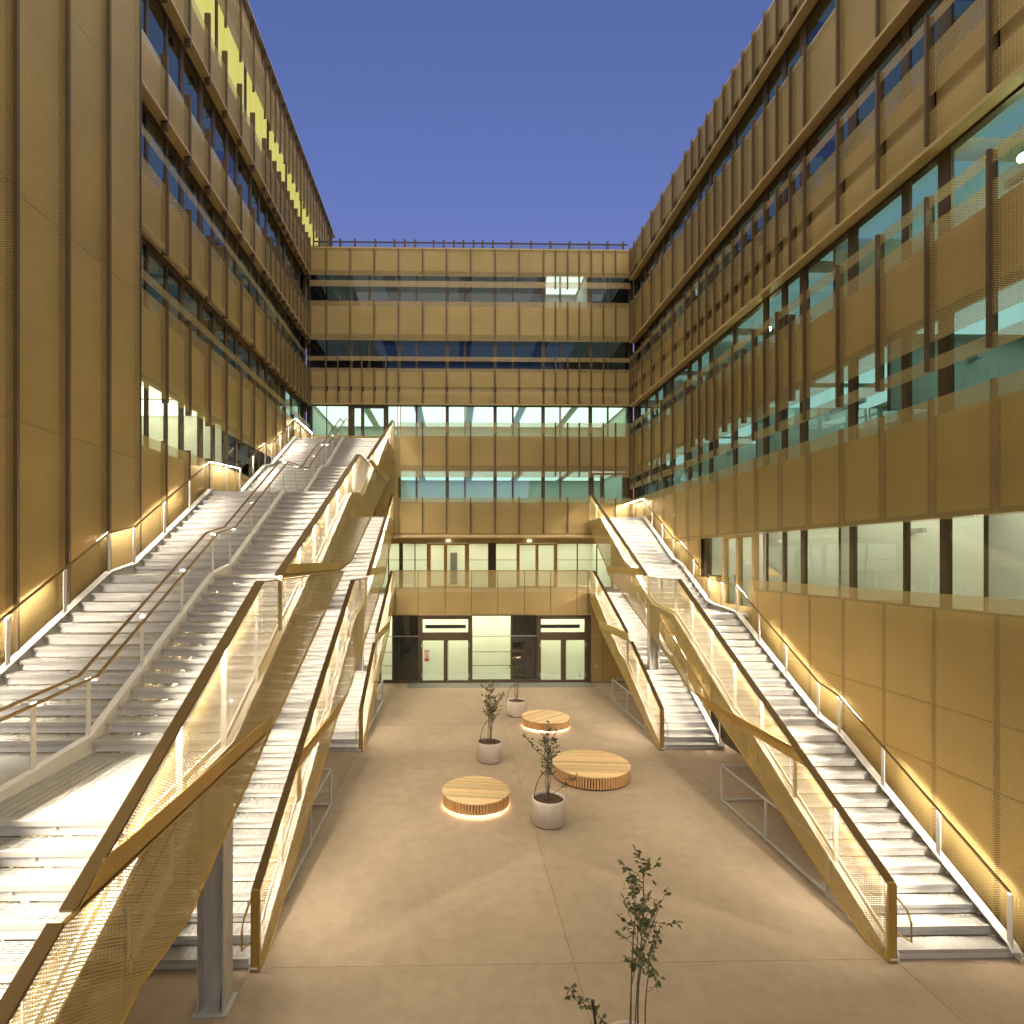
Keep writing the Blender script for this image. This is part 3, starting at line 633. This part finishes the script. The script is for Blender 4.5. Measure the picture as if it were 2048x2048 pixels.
def staircase(root, xl, xr, path, y0, z0, wall_x, screen_x, mid=None):
    """path: list of ('f', n risers, going, riser) and ('l', length)"""
    s_in = 1 if screen_x < xl+.5 else -1
    cells = [(xl, xr)] if mid is None else [(xl, mid-.06), (mid+.06, xr)]
    y, z = y0, z0; line = [(y0-.05, z0+.02)]
    proto = {}
    def step(a, c, y, depth, z):
        key = (a, c, round(depth, 3))
        if key not in proto:
            m = MB(); w = c-a
            m.box(0, w, 0, depth-.012, -.035, 0); m.box(0, w, -.012, .018, -.055, .004)
            tread = m.mesh('tread', M['tread'])
            b2 = MB().box(.02, w-.02, .022, .042, -.167, -.057)
            for e in (.05, w/2, w-.05): b2.box(e-.02, e+.02, .008, .0215, -.10, -.06)
            proto[key] = (tread, b2.mesh('riser_bar', M['white']))
        t, b2 = proto[key]
        o = obj('tread' if depth < .5 else 'landing', t, None, root, (a, y, z)); 
        p = bpy.data.objects.new('riser_bar', b2); COL.objects.link(p); p.parent = o
    rails = []; cur = None
    first = True
    for i, seg in enumerate(path):
        if seg[0] == 'f':
            _, n, go, ri = seg
            rails.append((y, z+ri))
            for q in range(n):
                z += ri; last = q == n-1
                dep = go if not last else path[i+1][1]
                for a, c in cells: step(a, c, y, dep+.01, z)
                line.append((y, z)) if q in (0, n-1) else None
                if last:
                    rails.append((y, z)); 
                else: y += go
        else:
            y += seg[1]; 
    # stringers
    pts = []
    for k in range(0, len(rails), 2):
        pts += [rails[k], rails[k+1]]
    end = (y, z); full = pts+[end]
    first_pt = (full[0][0]-.08, full[0][1]-.1)
    prof = [first_pt]+full
    for x0, x1 in [(xl-.035, xl-.005), (xr+.005, xr+.035)]+([(mid-.055, mid+.055)] if mid else []):
        for p, q in zip(prof, prof[1:]):
            if q[0]-p[0] < .02: continue
            top = .07 if abs(q[1]-p[1]) > .01 else .03
            lo = .27
            obj('stringer', MB().prism([(p[0], max(z0+.002, p[1]-lo)), (q[0], max(z0+.004, q[1]-lo)), (q[0], q[1]+top), (p[0], p[1]+top)], x0, x1), M['white'], root)
    fl_ = MB(); ep_ = MB()
    for p, q in zip(prof, prof[1:]):
        if q[0]-p[0] < .02: continue
        top = .075 if abs(q[1]-p[1]) > .01 else .035
        fx = wall_x+(.02 if wall_x > 0 else -.02)
        fl_.bar((fx, p[0], p[1]+top), (fx, q[0], q[1]+top), .15, .012)
        sx = (xl-.02, screen_x+.02) if wall_x > 0 else (xr+.02, screen_x-.02)
        ep_.bar(((sx[0]+sx[1])/2, p[0], p[1]-.02), ((sx[0]+sx[1])/2, q[0], q[1]-.02), abs(sx[1]-sx[0])-.032, .014)  # added plate closes the gap so lamp light cannot fall straight down
    obj('stringer_flange', fl_, M['white'], root); obj('light_stop_plate', ep_, M['white'], root)
    # handrails with a light strip, posts
    def rail(x, cside, hh=.92, brown=True, twin=False, led=True, post_dx=0., post=True, wall_side=False):
        fl = full[:-1]+[(full[-2][0]+.35, full[-1][1])] if twin else full
        rp = [(a, b+hh) for a, b in fl]
        hr = MB(); ls = MB()
        xs_ = [x] if not twin else [x-.13, x+.13]
        for xx in xs_:
            for p, q in zip(rp, rp[1:]):
                if q[0]-p[0] < .02: continue
                hr.bar((xx, *p), (xx, *q), .036, .03)
                if led and (twin or x > 0):
                    if xx == xs_[-1]: strip_lamp(root, (x-.02*(x > 0), p[0]+.02, p[1]-.022), (x-.02*(x > 0), q[0]-.02, q[1]-.022), -1 if x > 0 else 1, SIDE_TILT, SIDE_SPREAD, SIDE_POWER)
                if led and not twin:
                    # profile: courtyard side lip hides the strip, which faces down and to the wall
                    if not wall_side: hr.bar((xx+cside*.019, p[0], p[1]-.03), (xx+cside*.019, q[0], q[1]-.03), .007, .03)
                    a, b2 = xx-.014, xx+.014; w = xx-cside*.0235
                    y_0, z_0, y_1, z_1 = p[0]+.02, p[1], q[0]-.02, q[1]
                    ls.add([(a, y_0, z_0-.019), (a, y_1, z_1-.019), (b2, y_1, z_1-.019), (b2, y_0, z_0-.019)], [(0, 1, 2, 3)])
                    if wall_side:
                        f = [(w, y_0, z_0-.014), (w, y_1, z_1-.014), (w, y_1, z_1+.004), (w, y_0, z_0+.004)]
                        ls.add(f, [(0, 1, 2, 3) if cside > 0 else (3, 2, 1, 0)])
        h = obj('handrail', hr, M['brown'] if brown else M['white'], root)
        if ls.v:
            l = obj('light_strip', ls, M['led']); l.parent = h
        if post:
            for p, q in zip(fl, fl[1:]):
                L = q[0]-p[0]
                if L < .3: continue
                n = max(1, round(L/1.25))
                for k in range(n+1):
                    if k == n and q is not fl[-1]: continue
                    t = k/n; yy = p[0]+L*t; zz = p[1]+(q[1]-p[1])*t
                    m = MB().box(x+post_dx-.006, x+post_dx+.006, yy-.045, yy+.045, zz-.02, zz+hh-.03)
                    if twin: m.box(x-.14, x+.14, yy-.02, yy+.02, zz+hh-.06, zz+hh-.03)
                    obj('rail_post', m, M['white'], root)
    sw = 1 if wall_x > 0 else -1
    # cside: which way the middle of the courtyard lies
    rail(wall_x, -sw, wall_side=True)
    if mid: rail(mid, 1, twin=True)
    return full

STD = [('f', 14, .31, .1714), ('l', .75), ('f', 14, .31, .1714), ('l', 1.95), ('f', 9, .31, .1727), ('l', .7), ('f', 13, .31, .1727), ('l', 2.7)]
SHORT = [('f', 14, .31, .1714), ('l', .7), ('f', 14, .31, .1714), ('l', 1.6)]
LONG = [('f', 23, .29, .1666), ('l', 2.05), ('f', 14, .31, .1714), ('l', .92), ('f', 14, .31, .1714), ('l', 2.3), ('f', 9, .31, .1714), ('l', .8), ('f', 12, .31, .1714), ('l', 2.9)]
SB0 = [(8.85, .02), (8.85, 1.28), (11.30, 2.63), (15.0, 2.5), (14.9, 2.42), (9.3, .02)]
SB1 = [(11.32, 2.65), (17.35, 5.93), (25.3, 5.93), (16.3, 2.65)]; BB1 = [(10.95, 2.41), (11.36, 2.64), (16.2, 2.65), (15.0, 2.41)]
SB2 = [(20.36, 5.97), (28.4, 9.9), (28.95, 9.93), (28.95, 8.35), (25.5, 6.25), (25.3, 5.97)]; BB2 = [(20.36, 5.98), (20.9, 6.24), (25.3, 6.25), (25.2, 5.97)]
SC0 = [(18.79, .02), (18.79, 1.42), (22.0, 3.24), (26.7, 3.24), (18.98, .02)]; BC = [(22.0, 3.24), (22.55, 3.54), (26.9, 3.54), (26.6, 3.24)]
SC1 = [(22.6, 3.55), (28.0, 5.97), (28.95, 5.97), (28.3, 4.3), (27.0, 3.55)]
def std_screens(root, X, sg, st):
    screen(root, X, sg, SB0, (0, 1), steps=st); screen(root, X, sg, SB1, (0,), BB1, steps=st); screen(root, X, sg, SB2, (0,), BB2, steps=st)
    obj('end_post', MB().box(X, X+sg*.13, 8.83, 8.87, .02, 1.31), M['gold'], root)
    obj('inner_handrail_end', MB().tube([(X+sg*.2, 9.1, 1.1), (X+sg*.2, 8.72, .95), (X+sg*.2, 8.62, .8), (X+sg*.2, 8.62, .5), (X+sg*.14, 8.8, .5)], .018), M['gold'], root)
def short_screens(root, X, sg, st):
    screen(root, X, sg, SC0, (0, 1), steps=st); screen(root, X, sg, SC1, (0,), BC, steps=st)
    obj('end_post', MB().box(X, X+sg*.13, 18.77, 18.81, .02, 1.43), M['gold'], root)
    obj('inner_handrail_end', MB().tube([(X+sg*.2, 19.05, 1.1), (X+sg*.2, 18.68, .95), (X+sg*.2, 18.58, .8), (X+sg*.2, 18.58, .5), (X+sg*.14, 18.75, .5)], .018), M['gold'], root)

gst = 'outdoor staircases with gold mesh screens'
d = thing('staircase', 'single width open tread staircase climbing past a wall door, beginning near the sparse shrub', 'staircase', (8.2, 8.85, 0), gst)
st_ = staircase(d, 7.26, 9.26, STD, 8.9, 0, 9.17, 7.08); std_screens(d, 7.08, 1, st_)
obj('landing_plate', MB().box(9.3, 9.62, 17.7, 19.6, 4.7, 4.79), M['white'], d)
e = thing('staircase', 'short staircase tucked under the taller single width one, ending near the call button', 'staircase', (8.2, 18.8, 0), gst)
st_ = staircase(e, 7.26, 9.26, SHORT, 18.82, 0, 9.17, 7.08); short_screens(e, 7.08, 1, st_)
c_ = thing('staircase', 'short staircase far under the double width stairs, ending beside the dark glass panel', 'staircase', (-5, 18.8, 0), gst)
st_ = staircase(c_, -7.4, -3.28, SHORT, 18.82, 0, -7.4, -3.1, -5.2); short_screens(c_, -3.1, -1, st_)
b_ = thing('staircase', 'middle staircase starting beside the grey steel column, below the double width stairs', 'staircase', (-5, 8.85, 0), gst)
st_ = staircase(b_, -7.4, -3.28, STD, 8.9, 0, -7.4, -3.1, -5.2); std_screens(b_, -3.1, -1, st_)
a_ = thing('staircase', 'topmost double width staircase with twin brown centre handrails and longest gold mesh screen', 'staircase', (-5, 0, 0), gst)
st_ = staircase(a_, -7.4, -3.28, LONG, 5.87-22*.29, 3.84-23*.1666, -7.4, -3.1, -5.2)
X = -3.1
screen(a_, X, -1, [(-.9, .7), (4.45, 3.68), (9.4, 3.68), (6.5, 2.38), (5.5, 2.36), (0.2, .02), (-.9, .02)], (0,), steps=st_)
screen(a_, X, -1, [(4.58, 3.7), (9.06, 6.22), (15.55, 6.22), (10.1, 3.95), (9.4, 3.72)], (0,), [(4.6, 3.69), (4.95, 3.93), (9.5, 3.93), (9.35, 3.69)], steps=st_)
screen(a_, X, -1, [(10.0, 6.3), (18.3, 10.05), (25.5, 10.1), (16.75, 6.52), (14.9, 6.3)], (0,), [(10.0, 6.24), (10.42, 6.5), (16.7, 6.5), (14.9, 6.25)], steps=st_)
screen(a_, X, -1, [(20.45, 10.3), (28.4, 13.7), (28.95, 13.75), (28.95, 12.3), (26.8, 10.45)], (0,), [(20.2, 10.12), (20.45, 10.3), (26.6, 10.42), (25.5, 10.12)], steps=st_)
obj('landing_edge', MB().box(-7.4, -3.15, 26.1, 29.1, 11.7, 12.05), M['white'], a_)

# ------------------------------------------------------------------ steel columns
def column(x, y, top, label, plinth=None):
    t = thing('steel_column', label, 'column', (x, y, 0), 'steel columns under the stairs')
    z0 = plinth or 0
    m = MB()
    m.box(x-.19, x-.165, y-.17, y+.17, z0, top); m.box(x+.165, x+.19, y-.17, y+.17, z0, top); m.box(x-.165, x+.165, y-.014, y+.014, z0, top)
    obj('profile', m, M['galv'], t)
    m = MB().box(x-.25, x+.25, y-.22, y+.22, z0+.001, z0+.025)
    obj('base_plate', m, M['galv'], t)
    if plinth: obj('plinth', MB().box(x-.26, x+.26, y-.25, y+.25, .001, plinth), M['white'], t)
    else:
        m = MB().add([(x+.1, y-.15, .026), (x+.1, y-.03, .5), (x+.1, y-.03, .026), (x+.112, y-.15, .026), (x+.112, y-.03, .5), (x+.112, y-.03, .026)], [(0, 1, 2), (3, 5, 4), (0, 3, 4, 1), (1, 4, 5, 2), (2, 5, 3, 0)])
        obj('gusset', m, M['galv'], t)
column(-3.52, 8.18, 3.2, 'grey steel column standing bare on the paving in front of the middle staircase')
column(-3.86, 22.4, 6.3, 'grey steel column on a white plinth beneath the double width stairs', 1.2)
column(8.17, 22.4, 6.2, 'grey steel column on a white plinth beneath the single width stairs', 1.2)

# ------------------------------------------------------------------ guard rails under the stairs
def guard(x, y0, y1, xin, label):
    t = thing('guard_rail', label, 'guard rail', (x, y1, 0), 'low guard rails under the stairs')
    m = MB()
    for z in (.06, .98): m.bar((x, y0, z), (x, y1, z), .045, .045); m.bar((x, y1, z), (xin, y1, z), .045, .045)
    m.bar((x, y1, .38), (xin, y1, .38), .03, .03)
    obj('rail', m, M['galv'], t)
    for yy in (y0, (y0+y1)/2, y1): obj('rail_post', MB().box(x-.025, x+.025, yy-.025, yy+.025, .0, .96), M['galv'], t)
    obj('rail_post', MB().box(xin-.025, xin+.025, y1-.025, y1+.025, 0, .96), M['galv'], t)
guard(7.28, 10.6, 14.8, 9.2, 'thin metal guard rail under the single width stairs, at the nearer foot')
guard(7.36, 21.0, 25.4, 9.2, 'thin metal guard rail under the short stairs near the call button')
guard(-3.28, 10.6, 14.7, -5.2, 'thin metal guard rail beside the middle staircase under the mesh')
guard(-3.28, 21.0, 25.4, -5.2, 'thin metal guard rail under the short stairs by the dark glass panel')

# ------------------------------------------------------------------ round wooden benches
def bench(x, y, r, h, ang, lit, label):
    t = thing('round_bench', label, 'bench', (x, y, 0), 'round slatted wooden benches')
    n = 64; pw = .098
    circle = [(r*math.cos(2*math.pi*k/n), r*math.sin(2*math.pi*k/n)) for k in range(n)]
    k = -r
    ca, sa = math.cos(R(ang)), math.sin(R(ang))
    while k < r-.01:
        q = clip(clip([(b, a) for a, b in circle], k+.006, True), k+pw-.006, False)   # clip works on the first coordinate
        if len(q) > 2:
            pl = [(b*ca-a*sa, b*sa+a*ca) for a, b in q]
            area = sum(pl[i][0]*pl[(i+1) % len(pl)][1]-pl[(i+1) % len(pl)][0]*pl[i][1] for i in range(len(pl)))
            if area < 0: pl = pl[::-1]
            o = obj('plank', MB().disc_prism(pl, h-.03, h+random.uniform(-.002, .002)), M['wood'], t, (x, y, 0))
        k += pw
    m = MB(); ns = int(2*math.pi*r/.082)
    z0 = .075 if lit else .04
    for i in range(ns):
        a = 2*math.pi*i/ns; c, s = math.cos(a), math.sin(a); w = .024; r0, r1 = r-.065, r-.012
        vs = [(r0*c-w*s*-1, r0*s-w*c, z0), (r1*c+w*s, r1*s-w*c, z0), (r1*c-w*s, r1*s+w*c, z0), (r0*c-w*s, r0*s+w*c, z0)]
        vs += [(a_, b_, h-.031) for a_, b_, _ in vs]
        m.add(vs, [(0,3,2,1),(4,5,6,7),(0,1,5,4),(1,2,6,5),(2,3,7,6),(3,0,4,7)])
    o = obj('side_slats', m, M['wood2'], t, (x, y, 0)); o['kind'] = 'stuff'
    obj('core', MB().lathe([(r-.09, .001), (r-.09, h-.04), (.01, h-.04)], 48), M['bark'], t, (x, y, 0))
    if lit: obj('light_ring', MB().lathe([(r-.088, .045), (r-.06, .045), (r-.06, .06), (r-.088, .06), (r-.088, .045)], 64), M['benchled'], t, (x, y, 0))
    else: obj('base_ring', MB().lathe([(r-.085, .001), (r-.03, .001), (r-.03, .05), (r-.085, .05)], 48), M['black'], t, (x, y, 0))
bench(.585, 14.77, .905, .40, -8, True, 'round wooden bench glowing at its base, beside the ground joint, with knotty planks')
bench(4.16, 16.64, 1.16, .40, -5, False, 'largest round wooden bench, unlit, behind the potted shrub')
bench(3.6, 21.57, .93, .40, 40, True, 'round wooden bench glowing at its base beside a planter, its planks running diagonally')

# ------------------------------------------------------------------ planters and shrubs
def planter(x, y, label):
    t = thing('planter', label, 'planter', (x, y, 0), 'round concrete planters')
    obj('pot', MB().lathe([(.001, .02), (.385, .02), (.41, .035), (.413, .60), (.408, .64), (.385, .64), (.38, .60), (.38, .50)], 56), M['pot'], t, (x, y, 0), True)
    obj('foot', MB().lathe([(.001, .0005), (.375, .0005), (.375, .02), (.001, .02)], 40), M['black'], t, (x, y, 0))
    m = MB(); n = 28; rings = 5
    m.v.append((0, 0, .60))
    for i in range(1, rings+1):
        for k in range(n):
            a = 2*math.pi*k/n; m.v.append((.382*i/rings*math.cos(a), .382*i/rings*math.sin(a), .588+random.uniform(-.012, .012)-.01*i/rings))
    for k in range(n): m.f.append((0, 1+k, 1+(k+1) % n))
    for i in range(rings-1):
        for k in range(n):
            a = 1+i*n; m.f.append((a+k, a+n+k, a+n+(k+1) % n, a+(k+1) % n))
    obj('soil', m, M['soil'], t, (x, y, 0))
def leaf(m, p, d, size):
    d = d.normalized(); up = Vector((random.uniform(-1, 1), random.uniform(-1, 1), random.uniform(-.3, 1)))
    s = d.cross(up)
    if s.length < .01: return
    s.normalize(); nn = s.cross(d)
    w = size*.27
    a = p; b = p+d*size*.5+s*w+nn*w*.3; c = p+d*size; e = p+d*size*.5-s*w+nn*w*.3
    m.add([a, b, c, e, p+d*size*.5], [(0, 4, 1), (1, 4, 2), (0, 3, 4), (3, 2, 4)])
def shrub(x, y, label, height, width, stems, lsize, nl, hose, low, seed, extra=None):
    random.seed(seed)
    t = thing('shrub', label, 'shrub', (x, y, .58), 'young shrubs in planters')
    st = MB(); lf = MB()
    def twig(p, d, L, r, n_leaf):
        pts = [p]; q = p.copy(); dd = d.normalized()
        for _ in range(5):
            dd = (dd+Vector((random.uniform(-.25, .25), random.uniform(-.25, .25), random.uniform(-.05, .22)))).normalized()
            q = q+dd*L/5; pts.append(q.copy())
        st.tube(pts, r, r*.35, 4)
        for _ in range(n_leaf):
            k = random.uniform(.2, 1); i = min(4, int(k*5)); f = k*5-i
            pp = pts[i].lerp(pts[i+1], f)
            leaf(lf, pp, Vector((random.uniform(-1, 1), random.uniform(-1, 1), random.uniform(-.6, .6))), lsize*random.uniform(.6, 1.25))
        return pts
    for s in range(stems):
        a = random.uniform(0, 6.28); sp = random.uniform(.05, .5)*width
        p = Vector((random.uniform(-.05, .05), random.uniform(-.05, .05), 0)); tip = Vector((math.cos(a)*sp*.6, math.sin(a)*sp*.6, height*random.uniform(.72, 1) if s else height))
        pts = []; b0 = Vector((random.uniform(-.04, .04), random.uniform(-.04, .04), 0))
        for i in range(9):
            f = i/8; pts.append(p.lerp(tip, f)+b0*math.sin(f*7)+Vector((random.uniform(-.012, .012), random.uniform(-.012, .012), 0)))
        st.tube(pts, random.uniform(.009, .014), .003, 5)
        for _ in range(nl):
            f = random.uniform(low, 1)**.9; i = min(7, int(f*8)); pp = pts[i].lerp(pts[i+1], f*8-i)
            ang = random.uniform(0, 6.28); L = width*random.uniform(.12, .42)*(1.15-.6*abs(f-.6))
            twig(pp, Vector((math.cos(ang), math.sin(ang), random.uniform(.1, .9))), L, .0035, 11)
    if extra:
        for (dx, dy, dz, L, n) in extra:
            p = Vector((0, 0, .05)) if dz < .9 else Vector((0, 0, height*.45))
            d = Vector((dx, dy, dz)); pts = [p+d.normalized()*L*k/6 for k in range(7)]
            st.tube(pts, .008, .003, 5)
            for k in range(3, 7):
                for _ in range(n): twig(pts[k], d+Vector((random.uniform(-1, 1), random.uniform(-1, 1), random.uniform(-.6, .8))), .16, .003, 5)
    obj('stem', st, M['bark'], t, (x, y, .58)); obj('foliage', lf, M['leaf'], t, (x, y, .58))
    if hose:
        pts = []
        for k in range(13):
            f = k/12; pts.append((hose*(1-f)**.6*1.0 if False else hose*math.cos(f*1.45), -.02, .0+1.02*math.sin(f*1.3)*.75))
        obj('irrigation_hose', MB().tube(pts, .011, .011, 6), M['hose'], t, (x, y, .58))
planter(2.36, 13.7, 'round greige planter on the paving just right of the glowing knotty bench')
planter(1.16, 17.97, 'round greige planter standing alone left of the ground joint')
planter(2.64, 23.13, 'round greige planter farthest back, next to the diagonal plank bench')
planter(2.2, 6.65, 'round greige planter nearest the camera, holding the dark sparse shrub')
shrub(2.36, 13.7, 'slim leafy shrub in front of the largest bench, with a black hose loop', 1.95, 0.66, 6, .062, 12, -.36, .3, 3, [(-.75, 0, .9, .85, 3), (.8, .1, .55, .8, 3)])
shrub(1.16, 17.97, 'wide topped leafy shrub in the planter left of the ground joint', 2.0, 0.9, 6, .066, 13, -.3, .38, 5, [(.8, 0, 1.2, .75, 4)])
shrub(2.64, 23.13, 'shrub in the farthest planter, in front of the dark glass panel', 2.0, 0.9, 5, .066, 12, -.42, .45, 9)
shrub(2.2, 6.65, 'dark sparse shrub nearest the camera, with a low branch reaching left', 2.25, 01.0, 5, .08, 9, 0, .42, 14, [(-.9, .1, .75, .95, 3), (.35, 0, .9, .9, 1)])
obj('stake', MB().tube([(-.42, 0, -.1), (-.52, 0, .66)], .018, .018, 6), M['hose'], bpy.data.objects['shrub.003'], (2.2, 6.65, .58))
